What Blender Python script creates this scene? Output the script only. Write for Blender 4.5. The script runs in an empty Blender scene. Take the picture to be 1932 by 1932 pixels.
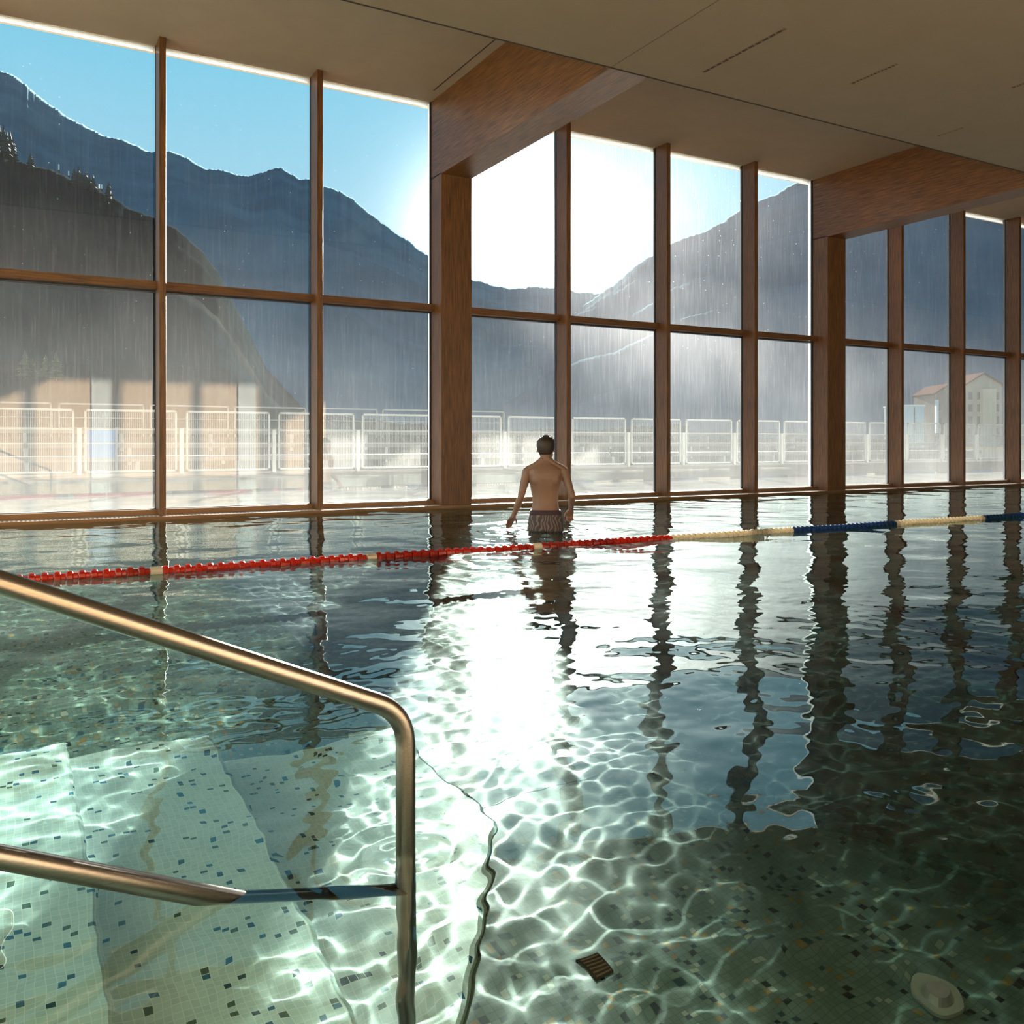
import bpy, bmesh, math, random
import numpy as np
from mathutils import Vector, Matrix, noise

S = bpy.context.scene
COL = S.collection
PI = math.pi

# ------------------------------------------------------------------ camera
TH = math.radians(29.4)          # the camera looks 29.4 degrees to the right of straight at the glass wall
CH = 0.90                        # eye height above the water (the water is z = 0)
FX = 1680.0                      # focal length in pixels of the 1932 px frame
cam = bpy.data.cameras.new('camera'); cam_o = bpy.data.objects.new('camera', cam); COL.objects.link(cam_o)
S.camera = cam_o
cam.sensor_width = 36; cam.lens = FX / 1932 * 36; cam.shift_y = -131 / 1932
cam.clip_start = 0.05; cam.clip_end = 12000
cam_o.location = (0, 0, CH); cam_o.rotation_euler = (PI / 2, 0, -TH)

# ------------------------------------------------------------------ light
SUN_AZ, SUN_EL = math.radians(29.2), math.radians(12.7)
SUN = Vector((math.sin(SUN_AZ) * math.cos(SUN_EL), math.cos(SUN_AZ) * math.cos(SUN_EL), math.sin(SUN_EL)))
sun = bpy.data.lights.new('sun', 'SUN'); sun.energy = 80.0; sun.angle = math.radians(0.9); sun.color = (1.0, 0.93, 0.82)
sun_o = bpy.data.objects.new('sun', sun); COL.objects.link(sun_o)
sun_o.location = (6, 20, 12); sun_o.rotation_euler = SUN.to_track_quat('Z', 'Y').to_euler()
sun.cycles.is_caustics_light = True

world = bpy.data.worlds.new('sky'); S.world = world; world.use_nodes = True
def build_world():
    nt = world.node_tree; nt.nodes.clear(); N = nt.nodes.new; L = nt.links.new
    out = N('ShaderNodeOutputWorld'); bg = N('ShaderNodeBackground'); tc = N('ShaderNodeTexCoord')
    L(bg.outputs[0], out.inputs[0])
    sep = N('ShaderNodeSeparateXYZ'); L(tc.outputs['Generated'], sep.inputs[0])
    ramp = N('ShaderNodeValToRGB'); L(sep.outputs[2], ramp.inputs[0])
    e = ramp.color_ramp.elements
    e[0].position = 0.0; e[0].color = (0.55, 0.74, 0.86, 1)
    e[1].position = 1.0; e[1].color = (0.04, 0.16, 0.40, 1)
    a = e.new(0.18); a.color = (0.47, 0.75, 0.93, 1)
    a = e.new(0.38); a.color = (0.225, 0.66, 0.90, 1)
    dot = N('ShaderNodeVectorMath'); dot.operation = 'DOT_PRODUCT'; dot.inputs[1].default_value = SUN
    L(tc.outputs['Generated'], dot.inputs[0])
    ac = N('ShaderNodeMath'); ac.operation = 'ARCCOSINE'; L(dot.outputs['Value'], ac.inputs[0])
    def lobe(scale_deg, amp):
        m = N('ShaderNodeMath'); m.operation = 'MULTIPLY'; m.inputs[1].default_value = -1 / math.radians(scale_deg); L(ac.outputs[0], m.inputs[0])
        x = N('ShaderNodeMath'); x.operation = 'EXPONENT'; L(m.outputs[0], x.inputs[0])
        k = N('ShaderNodeMath'); k.operation = 'MULTIPLY'; k.inputs[1].default_value = amp; L(x.outputs[0], k.inputs[0])
        return k
    a1, a2 = lobe(1.3, 90.0), lobe(8.0, 0.24)
    s = N('ShaderNodeMath'); s.operation = 'ADD'; L(a1.outputs[0], s.inputs[0]); L(a2.outputs[0], s.inputs[1])
    col = N('ShaderNodeVectorMath'); col.operation = 'SCALE'; col.inputs[0].default_value = (1.0, 0.97, 0.90); L(s.outputs[0], col.inputs['Scale'])
    add = N('ShaderNodeVectorMath'); add.operation = 'ADD'; L(ramp.outputs[0], add.inputs[0]); L(col.outputs[0], add.inputs[1])
    L(add.outputs[0], bg.inputs[0]); bg.inputs[1].default_value = 1.0
build_world()
world.cycles.sampling_method = 'MANUAL'; world.cycles.sample_map_resolution = 1024

S.view_settings.view_transform = 'Standard'; S.view_settings.look = 'None'
S.view_settings.exposure = 0.0; S.view_settings.gamma = 1.0; S.view_settings.use_curve_mapping = False
cy = S.cycles
cy.use_denoising = True; cy.denoiser = 'OPENIMAGEDENOISE'
cy.max_bounces = 9; cy.diffuse_bounces = 4; cy.glossy_bounces = 5; cy.transmission_bounces = 7; cy.transparent_max_bounces = 24
cy.sample_clamp_indirect = 1500.0; cy.blur_glossy = 1.0; cy.use_adaptive_sampling = True; cy.adaptive_threshold = 0.02
cy.caustics_reflective = True; cy.caustics_refractive = True

# ------------------------------------------------------------------ helpers
def ray(px, py, d):
    """world point seen at pixel (px, py) of the photograph at depth d"""
    u = (px - 966) / FX
    return Vector((d * (math.sin(TH) + u * math.cos(TH)), d * (math.cos(TH) - u * math.sin(TH)), CH + (835 - py) / FX * d))

def tag(o, label=None, cat=None, group=None, kind=None):
    if label: o['label'] = label
    if cat: o['category'] = cat
    if group: o['group'] = group
    if kind: o['kind'] = kind
    return o
def empty(name, loc=(0, 0, 0), rz=0.0, parent=None):
    o = bpy.data.objects.new(name, None); COL.objects.link(o); o.location = loc; o.rotation_euler = (0, 0, rz)
    o.empty_display_size = 0.1
    if parent: o.parent = parent
    return o
class MB:
    """collects shapes into one mesh"""
    def __init__(s): s.v = []; s.f = []; s.mi = []
    def add(s, v, f, mi=0):
        n = len(s.v); s.v += [tuple(p) for p in v]; s.f += [tuple(i + n for i in q) for q in f]; s.mi += [mi] * len(f); return s
    def box(s, x0, y0, z0, x1, y1, z1, mi=0):
        v = [(x0, y0, z0), (x1, y0, z0), (x1, y1, z0), (x0, y1, z0), (x0, y0, z1), (x1, y0, z1), (x1, y1, z1), (x0, y1, z1)]
        return s.add(v, [(0, 3, 2, 1), (4, 5, 6, 7), (0, 1, 5, 4), (1, 2, 6, 5), (2, 3, 7, 6), (3, 0, 4, 7)], mi)
    def loft(s, rings, mi=0, cap=True, closed=True):
        n = len(rings[0]); v = [p for r in rings for p in r]; f = []
        for i in range(len(rings) - 1):
            for j in range(n if closed else n - 1):
                k = (j + 1) % n; f.append((i * n + j, i * n + k, (i + 1) * n + k, (i + 1) * n + j))
        if cap: f.append(tuple(range(n))[::-1]); f.append(tuple((len(rings) - 1) * n + j for j in range(n)))
        return s.add(v, f, mi)
    def tube(s, pts, r, seg=16, mi=0, cap=True):
        pts = [Vector(p) for p in pts]; rr = r if isinstance(r, (list, tuple)) else [r] * len(pts); rings = []
        up = None
        for i, p in enumerate(pts):
            t = (pts[min(i + 1, len(pts) - 1)] - pts[max(i - 1, 0)]).normalized()
            if up is None: up = Vector((0, 0, 1)) if abs(t.z) < .95 else Vector((1, 0, 0))
            a = (up - t * up.dot(t)).normalized(); up = a; b = t.cross(a)
            rings.append([p + (a * math.cos(q) + b * math.sin(q)) * rr[i] for q in (2 * PI * k / seg for k in range(seg))])
        return s.loft(rings, mi, cap)
    def build(s, name, mat, parent=None, smooth=False, loc=None, bevel=0, auto=False):
        me = bpy.data.meshes.new(name); v = s.v
        if loc is not None: v = [(p[0] - loc[0], p[1] - loc[1], p[2] - loc[2]) for p in v]
        me.from_pydata(v, [], s.f)
        for m in (mat if isinstance(mat, (list, tuple)) else [mat]): me.materials.append(m)
        me.polygons.foreach_set('material_index', s.mi)
        if smooth: me.polygons.foreach_set('use_smooth', [True] * len(s.f))
        me.update()
        o = bpy.data.objects.new(name, me); COL.objects.link(o)
        if parent: o.parent = parent
        if loc is not None: o.location = loc
        if bevel:
            b = o.modifiers.new('bevel', 'BEVEL'); b.width = bevel; b.segments = 2; b.limit_method = 'ANGLE'
        return o
def fillet(pts, r, n=8):
    pts = [Vector(p) for p in pts]; out = [pts[0]]
    for a, b, c in zip(pts, pts[1:], pts[2:]):
        d1 = (a - b).normalized(); d2 = (c - b).normalized()
        p, q = b + d1 * r, b + d2 * r
        for k in range(n + 1):
            t = k / n; out.append(p * (1 - t) ** 2 + b * 2 * t * (1 - t) + q * t * t)
    return out + [pts[-1]]

# ------------------------------------------------------------------ materials
def newmat(name):
    m = bpy.data.materials.new(name); m.use_nodes = True; nt = m.node_tree; nt.nodes.clear()
    out = nt.nodes.new('ShaderNodeOutputMaterial'); return m, nt, out
def prin(name, col, rough=.5, metal=0., **kw):
    m, nt, out = newmat(name); b = nt.nodes.new('ShaderNodeBsdfPrincipled')
    b.inputs['Base Color'].default_value = (*col, 1); b.inputs['Roughness'].default_value = rough; b.inputs['Metallic'].default_value = metal
    for k, v in kw.items(): b.inputs[k].default_value = v
    nt.links.new(b.outputs[0], out.inputs[0]); return m, nt, b
def noisy(name, c0, c1, scale=(1, 1, 1), nscale=4., rough=.6, metal=0., detail=6, bump=0., lo=.35, hi=.65, **kw):
    m, nt, b = prin(name, c0, rough, metal, **kw); N = nt.nodes.new; L = nt.links.new
    tc = N('ShaderNodeTexCoord'); mp = N('ShaderNodeMapping'); mp.inputs['Scale'].default_value = scale
    L(tc.outputs['Object'], mp.inputs[0])
    n = N('ShaderNodeTexNoise'); n.inputs['Scale'].default_value = nscale; n.inputs['Detail'].default_value = detail; L(mp.outputs[0], n.inputs['Vector'])
    r = N('ShaderNodeValToRGB'); r.color_ramp.elements[0].position = lo; r.color_ramp.elements[1].position = hi
    r.color_ramp.elements[0].color = (*c0, 1); r.color_ramp.elements[1].color = (*c1, 1)
    L(n.outputs[0], r.inputs[0]); L(r.outputs[0], b.inputs['Base Color'])
    if bump:
        bp = N('ShaderNodeBump'); bp.inputs['Strength'].default_value = bump; bp.inputs['Distance'].default_value = .01
        L(n.outputs[0], bp.inputs['Height']); L(bp.outputs[0], b.inputs['Normal'])
    return m
M = {}
def wood(name, axis):
    sc = {'z': (9, 9, .5), 'y': (9, .5, 9), 'x': (.5, 9, 9)}[axis]
    return noisy(name, (.066, .026, .006), (.170, .070, .016), sc, 6., rough=.45, detail=8, bump=.05)
M['wood_v'] = wood('oak_vertical', 'z'); M['wood_b'] = wood('oak_beam', 'y'); M['wood_t'] = wood('oak_transom', 'x')
M['wood_pale'] = noisy('larch_panelling', (.26, .16, .08), (.38, .24, .125), (9, 9, .5), 6., rough=.6)
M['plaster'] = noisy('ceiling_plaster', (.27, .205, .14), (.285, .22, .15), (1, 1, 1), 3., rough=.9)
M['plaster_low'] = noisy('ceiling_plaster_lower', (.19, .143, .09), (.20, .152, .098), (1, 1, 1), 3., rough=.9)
M['white'] = noisy('white_plaster', (.50, .49, .45), (.54, .53, .49), (1, 1, 1), 3., rough=.8)
m_, nt_, out_ = newmat('backlit_white'); t_ = nt_.nodes.new('ShaderNodeBsdfTranslucent'); t_.inputs[0].default_value = (.8, .82, .84, 1)
d_ = nt_.nodes.new('ShaderNodeBsdfDiffuse'); d_.inputs[0].default_value = (.8, .82, .84, 1); x_ = nt_.nodes.new('ShaderNodeMixShader'); x_.inputs[0].default_value = .72
nt_.links.new(t_.outputs[0], x_.inputs[1]); nt_.links.new(d_.outputs[0], x_.inputs[2]); nt_.links.new(x_.outputs[0], out_.inputs[0]); M['milky'] = m_  # translucent white, made to look bright with the sun behind it
M['black'] = prin('black_rubber', (.008, .008, .009), .6)[0]
M['dark'] = prin('dark_gap', (.02, .017, .013), .8)[0]
M['bronze'] = prin('bronze_sill', (.20, .11, .05), .45, .3)[0]
M['alu'] = prin('white_aluminium', (.9, .9, .88), .5)[0]
M['steel'] = noisy('brushed_steel', (.20, .175, .15), (.26, .232, .20), (2, 60, 60), 12., rough=.30, metal=1.)
M['steel_lo'] = noisy('satin_steel', (.55, .5, .44), (.62, .57, .5), (4, 4, 4), 12., rough=.4, metal=1.)
M['grate'] = noisy('gutter_grate', (.80, .79, .75), (.88, .87, .84), (4, 4, 4), 8., rough=.35)
M['deck'] = noisy('deck_stone', (.30, .28, .25), (.40, .37, .33), (1, 1, 1), 14., rough=.5)

def mosaic(name, base, alt, spots, size=.025, thr=.86, grout=(.55, .6, .55), spot_thr=None, deep=None):
    """small square glass tiles, most of them pale, some of them coloured"""
    m, nt, b = prin(name, base, .26); b.inputs['Specular IOR Level'].default_value = .42; N = nt.nodes.new; L = nt.links.new
    geo = N('ShaderNodeNewGeometry')
    sc = N('ShaderNodeVectorMath'); sc.operation = 'SCALE'; sc.inputs['Scale'].default_value = 1 / size; L(geo.outputs['Position'], sc.inputs[0])
    off = N('ShaderNodeVectorMath'); off.operation = 'ADD'; off.inputs[1].default_value = (.37, .41, .23); L(sc.outputs[0], off.inputs[0])
    fl = N('ShaderNodeVectorMath'); fl.operation = 'FLOOR'; L(off.outputs[0], fl.inputs[0])
    fr = N('ShaderNodeVectorMath'); fr.operation = 'FRACTION'; L(off.outputs[0], fr.inputs[0])
    wn = N('ShaderNodeTexWhiteNoise'); wn.noise_dimensions = '3D'; L(fl.outputs[0], wn.inputs['Vector'])
    ramp = N('ShaderNodeValToRGB'); ramp.color_ramp.interpolation = 'CONSTANT'; L(wn.outputs['Value'], ramp.inputs[0])
    e = ramp.color_ramp.elements; e[0].position = 0; e[0].color = (*base, 1); e[1].position = .45; e[1].color = (*alt, 1)
    p = thr
    for c in spots:
        q = e.new(p); q.color = (*c, 1); p += (1 - thr) / len(spots)
    rout = ramp.outputs[0]
    # grout lines
    s = N('ShaderNodeSeparateXYZ'); L(fr.outputs[0], s.inputs[0])
    mn = N('ShaderNodeMath'); mn.operation = 'MINIMUM'; L(s.outputs[0], mn.inputs[0]); L(s.outputs[1], mn.inputs[1])
    lt = N('ShaderNodeMath'); lt.operation = 'LESS_THAN'; lt.inputs[1].default_value = .09; L(mn.outputs[0], lt.inputs[0])
    mx = N('ShaderNodeMix'); mx.data_type = 'RGBA'; L(lt.outputs[0], mx.inputs[0]); L(rout, mx.inputs[6]); mx.inputs[7].default_value = (*grout, 1)
    L(mx.outputs[2], b.inputs['Base Color'])
    if deep:             # dim light towards the middle of the pool is painted into the tile colour
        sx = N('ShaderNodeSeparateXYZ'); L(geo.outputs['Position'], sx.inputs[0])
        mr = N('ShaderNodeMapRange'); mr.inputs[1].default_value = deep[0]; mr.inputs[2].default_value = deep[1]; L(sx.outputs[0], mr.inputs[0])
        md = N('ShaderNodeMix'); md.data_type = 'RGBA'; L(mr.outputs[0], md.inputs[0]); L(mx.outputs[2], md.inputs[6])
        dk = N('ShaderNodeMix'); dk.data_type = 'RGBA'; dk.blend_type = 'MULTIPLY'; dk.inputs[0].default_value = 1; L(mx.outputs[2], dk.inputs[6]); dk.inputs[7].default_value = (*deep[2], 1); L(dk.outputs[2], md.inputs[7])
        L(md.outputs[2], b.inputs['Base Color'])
    return m
def set_gloss(m, rough, spec):
    b = m.node_tree.nodes['Principled BSDF']; b.inputs['Roughness'].default_value = rough; b.inputs['Specular IOR Level'].default_value = spec
M['tile_step'] = mosaic('mosaic_steps', (.37, .475, .45), (.41, .52, .49), [(.02, .10, .16), (.015, .05, .06), (.05, .09, .05)], size=.018, thr=.94)
M['tile_floor'] = mosaic('mosaic_floor', (.125, .185, .15), (.15, .215, .175), [(.01, .02, .018), (.34, .36, .28), (.26, .17, .05), (.02, .06, .07)], size=.018, thr=.84, grout=(.085, .13, .105), deep=(.3, 2.4, (.035, .075, .065)))  # deep: painted dimming along x, the pool depth is even
M['tile_dark'] = mosaic('mosaic_lane_marking', (.012, .03, .05), (.02, .04, .06), [(.03, .06, .08)], thr=.8, grout=(.04, .06, .07))
set_gloss(M['tile_floor'], .18, .30)

def pane_mat():
    m, nt, out = newmat('dusty_window_glass'); N = nt.nodes.new; L = nt.links.new
    geo = N('ShaderNodeNewGeometry'); sep = N('ShaderNodeSeparateXYZ'); L(geo.outputs['Position'], sep.inputs[0])
    def noi(scale, ns, det, lo, hi, dim='3D'):
        mp = N('ShaderNodeMapping'); mp.inputs['Scale'].default_value = scale; L(geo.outputs['Position'], mp.inputs[0])
        n = N('ShaderNodeTexNoise'); n.inputs['Scale'].default_value = ns; n.inputs['Detail'].default_value = det; L(mp.outputs[0], n.inputs['Vector'])
        r = N('ShaderNodeMapRange'); r.inputs[1].default_value = lo; r.inputs[2].default_value = hi; L(n.outputs[0], r.inputs[0]); return r
    def math_(op, a, b=None, clamp=False):
        n = N('ShaderNodeMath'); n.operation = op; n.use_clamp = clamp
        for i, q in enumerate((a, b)):
            if q is None: continue
            if isinstance(q, (int, float)): n.inputs[i].default_value = q
            else: L(q, n.inputs[i])
        return n.outputs[0]
    streak = noi((34, 1, .8), 3., 7, .50, .75).outputs[0]        # run-down drops, dried
    cloud = noi((.5, 1, .5), 1.4, 3, .3, .75).outputs[0]
    # limescale and condensation build up towards the water
    zr = N('ShaderNodeValToRGB'); zz = math_('DIVIDE', sep.outputs[2], 6.0); L(zz, zr.inputs[0])
    e = zr.color_ramp.elements; e[0].position = 0; e[0].color = (.040,) * 3 + (1,); e[1].position = 1; e[1].color = (.002,) * 3 + (1,)
    for p, v in ((.05, .036), (.13, .030), (.25, .018), (.38, .012), (.50, .006), (.62, .003)):
        q = e.new(p); q.color = (v, v, v, 1)
    base = math_('MULTIPLY', zr.outputs[0], math_('ADD', math_('MULTIPLY', cloud, .55), .72))
    d = math_('ADD', base, math_('MULTIPLY', streak, math_('ADD', math_('MULTIPLY', zr.outputs[0], .42), .0005)))
    # splashes: small dried drops
    vo = N('ShaderNodeTexVoronoi'); vo.inputs['Scale'].default_value = 9.; vo.feature = 'F1'
    mp = N('ShaderNodeMapping'); mp.inputs['Scale'].default_value = (1.6, 1, 1); L(geo.outputs['Position'], mp.inputs[0]); L(mp.outputs[0], vo.inputs['Vector'])
    dotm = N('ShaderNodeMapRange'); dotm.inputs[1].default_value = .042; dotm.inputs[2].default_value = .026; L(vo.outputs['Distance'], dotm.inputs[0])
    d = math_('ADD', d, math_('MULTIPLY', dotm.outputs[0], .13), clamp=True)
    tr = N('ShaderNodeBsdfTransparent'); tr.inputs[0].default_value = (.93, .955, .95, 1)
    rf = N('ShaderNodeBsdfRefraction'); rf.inputs['IOR'].default_value = 1.30; rf.inputs['Roughness'].default_value = .60; rf.inputs[0].default_value = (.95, .97, 1., 1)
    tl = N('ShaderNodeBsdfTranslucent'); tl.inputs[0].default_value = (.72, .77, .80, 1)
    gl = N('ShaderNodeBsdfGlossy'); gl.inputs['Roughness'].default_value = .0
    sc = N('ShaderNodeMixShader'); sc.inputs[0].default_value = .93; L(math_('ADD', math_('MULTIPLY', math_('GREATER_THAN', sep.outputs[2], 2.78), .12), .78), sc.inputs[0]); L(rf.outputs[0], sc.inputs[1]); L(tl.outputs[0], sc.inputs[2])
    mx = N('ShaderNodeMixShader'); L(d, mx.inputs[0]); L(tr.outputs[0], mx.inputs[1]); L(sc.outputs[0], mx.inputs[2])
    fr = N('ShaderNodeFresnel'); fr.inputs[0].default_value = 1.5
    m2 = N('ShaderNodeMixShader'); L(math_('MULTIPLY', fr.outputs[0], 1.7, True), m2.inputs[0]); L(mx.outputs[0], m2.inputs[1]); L(gl.outputs[0], m2.inputs[2])
    L(m2.outputs[0], out.inputs[0]); return m
M['pane'] = pane_mat()
def clear_mat():
    m, nt, out = newmat('clear_window_glass'); tr = nt.nodes.new('ShaderNodeBsdfTransparent'); tr.inputs[0].default_value = (.97, .985, .98, 1)
    nt.links.new(tr.outputs[0], out.inputs[0]); return m
M['clear'] = clear_mat()

# ------------------------------------------------------------------ large structure
X0, X1 = -6.05, 30.15            # ends of the hall
YE, YM, YG = 11.10, 11.20, 11.50 # pool edge, mullion front, glass
ZC, ZL, YL = 5.70, 4.58, 7.14    # upper ceiling, lower ceiling, where it steps down
YB, YP = -1.0, 0.50              # back wall, near pool edge
D = 0.95                         # pool depth
GX = lambda k: 1.57 + 1.906 * k
def struct(o, label, cat): return tag(o, label, cat, kind='structure')

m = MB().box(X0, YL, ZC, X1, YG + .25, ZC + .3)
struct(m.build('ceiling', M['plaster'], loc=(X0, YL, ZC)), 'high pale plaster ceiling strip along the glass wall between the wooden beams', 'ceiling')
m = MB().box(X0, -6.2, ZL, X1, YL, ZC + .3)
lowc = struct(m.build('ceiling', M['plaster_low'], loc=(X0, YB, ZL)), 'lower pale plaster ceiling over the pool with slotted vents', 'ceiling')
struct(MB().box(X0, YL - .012, ZL - .006, X1, YL + .002, ZL + .03).build('trim_1', M['dark'], loc=(X0, YL, ZL)), 'thin dark shadow line along the edge of the lower ceiling', 'ceiling trim')
struct(MB().box(5.13, 1.0, ZL - .0015, 5.134, YL - .02, ZL + .001).build('trim_2', M['dark'], loc=(5.13, 1, ZL)), 'faint straight joint crossing the lower ceiling', 'ceiling joint')
struct(MB().box(X0 - .2, YB - .2, -.1, X0, YG + .25, ZC).build('wall_left', M['white'], loc=(X0, 0, 0)), 'white end wall of the pool hall to the left', 'wall')
struct(MB().box(X1, -6.2, -.1, X1 + .2, YG + .25, ZC).build('wall_right', M['white'], loc=(X1, 0, 0)), 'white end wall of the pool hall far right', 'wall')
XR = 7.6
m = MB().box(X0, YB - .2, 0, XR, YB, 2.8, 0).box(X0, YB - .2, 2.8, XR, YB - .03, ZL, 1)
m.box(XR - .2, -6.2, 0, XR, YB - .2, ZL, 1).box(XR, -6.2, 0, X1, -6, ZL, 1)
M['wall_white'] = noisy('grey_plaster', (.33, .33, .31), (.36, .36, .34), (1, 1, 1), 3., rough=.8)
wb = struct(m.build('wall_back', [M['wood_pale'], M['wall_white']], loc=(X0, YB, 0)), 'wood panelled wall behind the camera mirrored in the glass', 'wall')
m = MB()
for k in range(-2, 9):
    x = 1.73 + 3.5 * k
    if X0 < x < XR - 1: m.box(x, YB, 0, x + .45, YB + .06, ZL - .01)
m.build('pilaster', M['wall_white'], parent=wb, loc=(X0, YB, 0)).location = (0, 0, 0)
struct(MB().box(X0, YB, -1.2, X1, YP, .035).box(7.6, -6.2, -1.2, X1, YB, .035).build('floor', M['deck'], loc=(X0, YB, 0)), 'stone pool deck at the near edge of the pool', 'deck')
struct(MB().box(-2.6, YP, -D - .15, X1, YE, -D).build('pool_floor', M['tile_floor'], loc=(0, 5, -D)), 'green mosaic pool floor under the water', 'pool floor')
struct(MB().box(X0, YP, -1.2, -2.6, YE, .035).build('pool_wall_left', M['tile_step'], loc=(-3, 5, 0)), 'pale mosaic pool side at the left end', 'pool wall')
m = MB().box(X0, YE, -1.2, X1, YE + .035, .035, 0).box(X0, YE + .035, -1.2, X1, YE + .30, -.03, 1)
struct(m.build('pool_wall_front', [M['bronze'], M['dark']], loc=(0, YE, 0)), 'dark lip of the pool edge along the foot of the glass', 'pool edge')
m = MB().box(X0, YG - .22, -.1, X1, YG + .3, .035)
struct(m.build('floor', M['deck'], loc=(0, YG, 0)), 'narrow stone kerb between gutter and glass wall', 'kerb')
# gutter grating
gr = MB()
x = X0
while x < 16:
    gr.box(x, YE + .04, .018, x + .022, YG - .225, .034); x += .045
gr.box(16, YE + .04, .018, X1, YG - .225, .034)
struct(gr.build('gutter_grating', M['grate'], loc=(0, YE, 0)), 'pale slotted gutter grating along the foot of the glass wall', 'grating')
# underwater steps (they come down towards the middle of the pool)
def prism(poly, z0, z1):
    return [[(x, y, z0) for x, y in poly], [(x, y, z1) for x, y in poly]]
m = MB().loft(prism([(-2.6, YP), (.40, YP), (.64, 1.25), (.64, 3.45), (-2.6, 3.45)], -D, -.60))
m.loft(prism([(.0, YP), (.50, YP), (.62, 1.30), (.90, 1.84), (1.10, 2.13), (1.40, 2.58), (1.40, 3.45), (.0, 3.45)], -D, -.86))
for i, z in enumerate((-.44, -.28, -.12)): m.box(-2.6, YP, -.6, .64 - .36 * (i + 1) - .1, 3.45, z)
m.box(-2.6, YP, -.12, -1.2, 3.45, .035)
steps = struct(m.build('pool_steps', M['tile_step'], loc=(0, 1.8, -D)), 'submerged entry steps of pale mosaic dotted with dark tiles', 'pool steps')
steps.modifiers.new('bevel', 'BEVEL').width = .012
struct(MB().box(1.42, 2.75, -D, 1.92, YE - 1.6, -D + .002).build('pool_marking', M['tile_dark'], loc=(1.6, 5, -D)), 'dark blue tile band on the pool floor beside the steps', 'pool marking')

# ------------------------------------------------------------------ columns, beams, mullions, windows
ORD = ['first', 'second', 'third', 'fourth', 'fifth', 'sixth', 'seventh', 'eighth', 'ninth', 'tenth', 'eleventh', 'twelfth', 'thirteenth', 'fourteenth']
col_txt = {2: 'where the sun star breaks over it, left of the man', 6: 'at the right, in front of the dark mountain'}
for k in range(-2, 16, 4):
    x = GX(k) - .235 + .02
    c = MB().box(x, YG - .35, .035, x + .47, YG, 4.62).build('column', M['wood_v'], loc=(x, YG, 0), bevel=.004)
    t = col_txt.get(k, 'outside the picture on the left' if k < 0 else 'beyond the right edge, counted %s from the sunlit column' % ORD[(k - 2) // 4])
    tag(c, 'thick brown wooden column of the glass wall, ' + t, 'column', kind='structure')
    MB().box(x - .0, YG + .03, .035, x + .47, YG + .10, ZC).build('cladding', M['alu'], parent=c, loc=(x, YG, 0)).location = (0, 0, 0)
    b = MB().box(x, YL + .002, 4.6, x + .47, YG, ZC).build('beam', M['wood_b'], loc=(x, YG, 4.6), bevel=.004)
    tag(b, 'deep wooden ceiling beam running inwards from the column ' + t, 'beam', kind='structure')
# thin seam in the upper ceiling beside the sunlit beam
struct(MB().box(5.02, YL + .02, ZC - .003, 5.035, YG - .4, ZC + .001).build('trim_3', M['dark'], loc=(5, YL, ZC)), 'narrow ceiling seam beside the sunlit beam', 'ceiling joint')

mul_n = 0
mul_at = {0: 'leftmost in the photo, in front of the left mountain', 1: 'second from the left, left of the sunlit column', 3: 'just right of the man and the sun',
          4: 'second to the right of the sunlit column', 5: 'third to the right of the sunlit column, before the right mountain',
          7: 'first to the right of the right column', 8: 'second to the right of the right column', 9: 'at the right edge of the photo'}
for k in range(-4, 16):
    if (k - 2) % 4 == 0: continue
    x = GX(k)
    if x < X0 + .1 or x > X1 - .1: continue
    w = MB().box(x - .038, YM, .035, x + .038, YG - .012, ZC)
    o = w.build('mullion', M['wood_v'], loc=(x, YG, 0), bevel=.003)
    tag(o, 'slim brown wooden window post, ' + mul_at.get(k, 'out of the picture, at bay %s' % ORD[min(13, abs(k))]), 'window post', 'wooden posts of the glass wall', 'structure')
    MB().box(x - .034, YG - .012, .035, x + .034, YG + .055, ZC).build('cover_strip', M['black'], parent=o, loc=(x, YG, 0)).location = (0, 0, 0)

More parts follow.
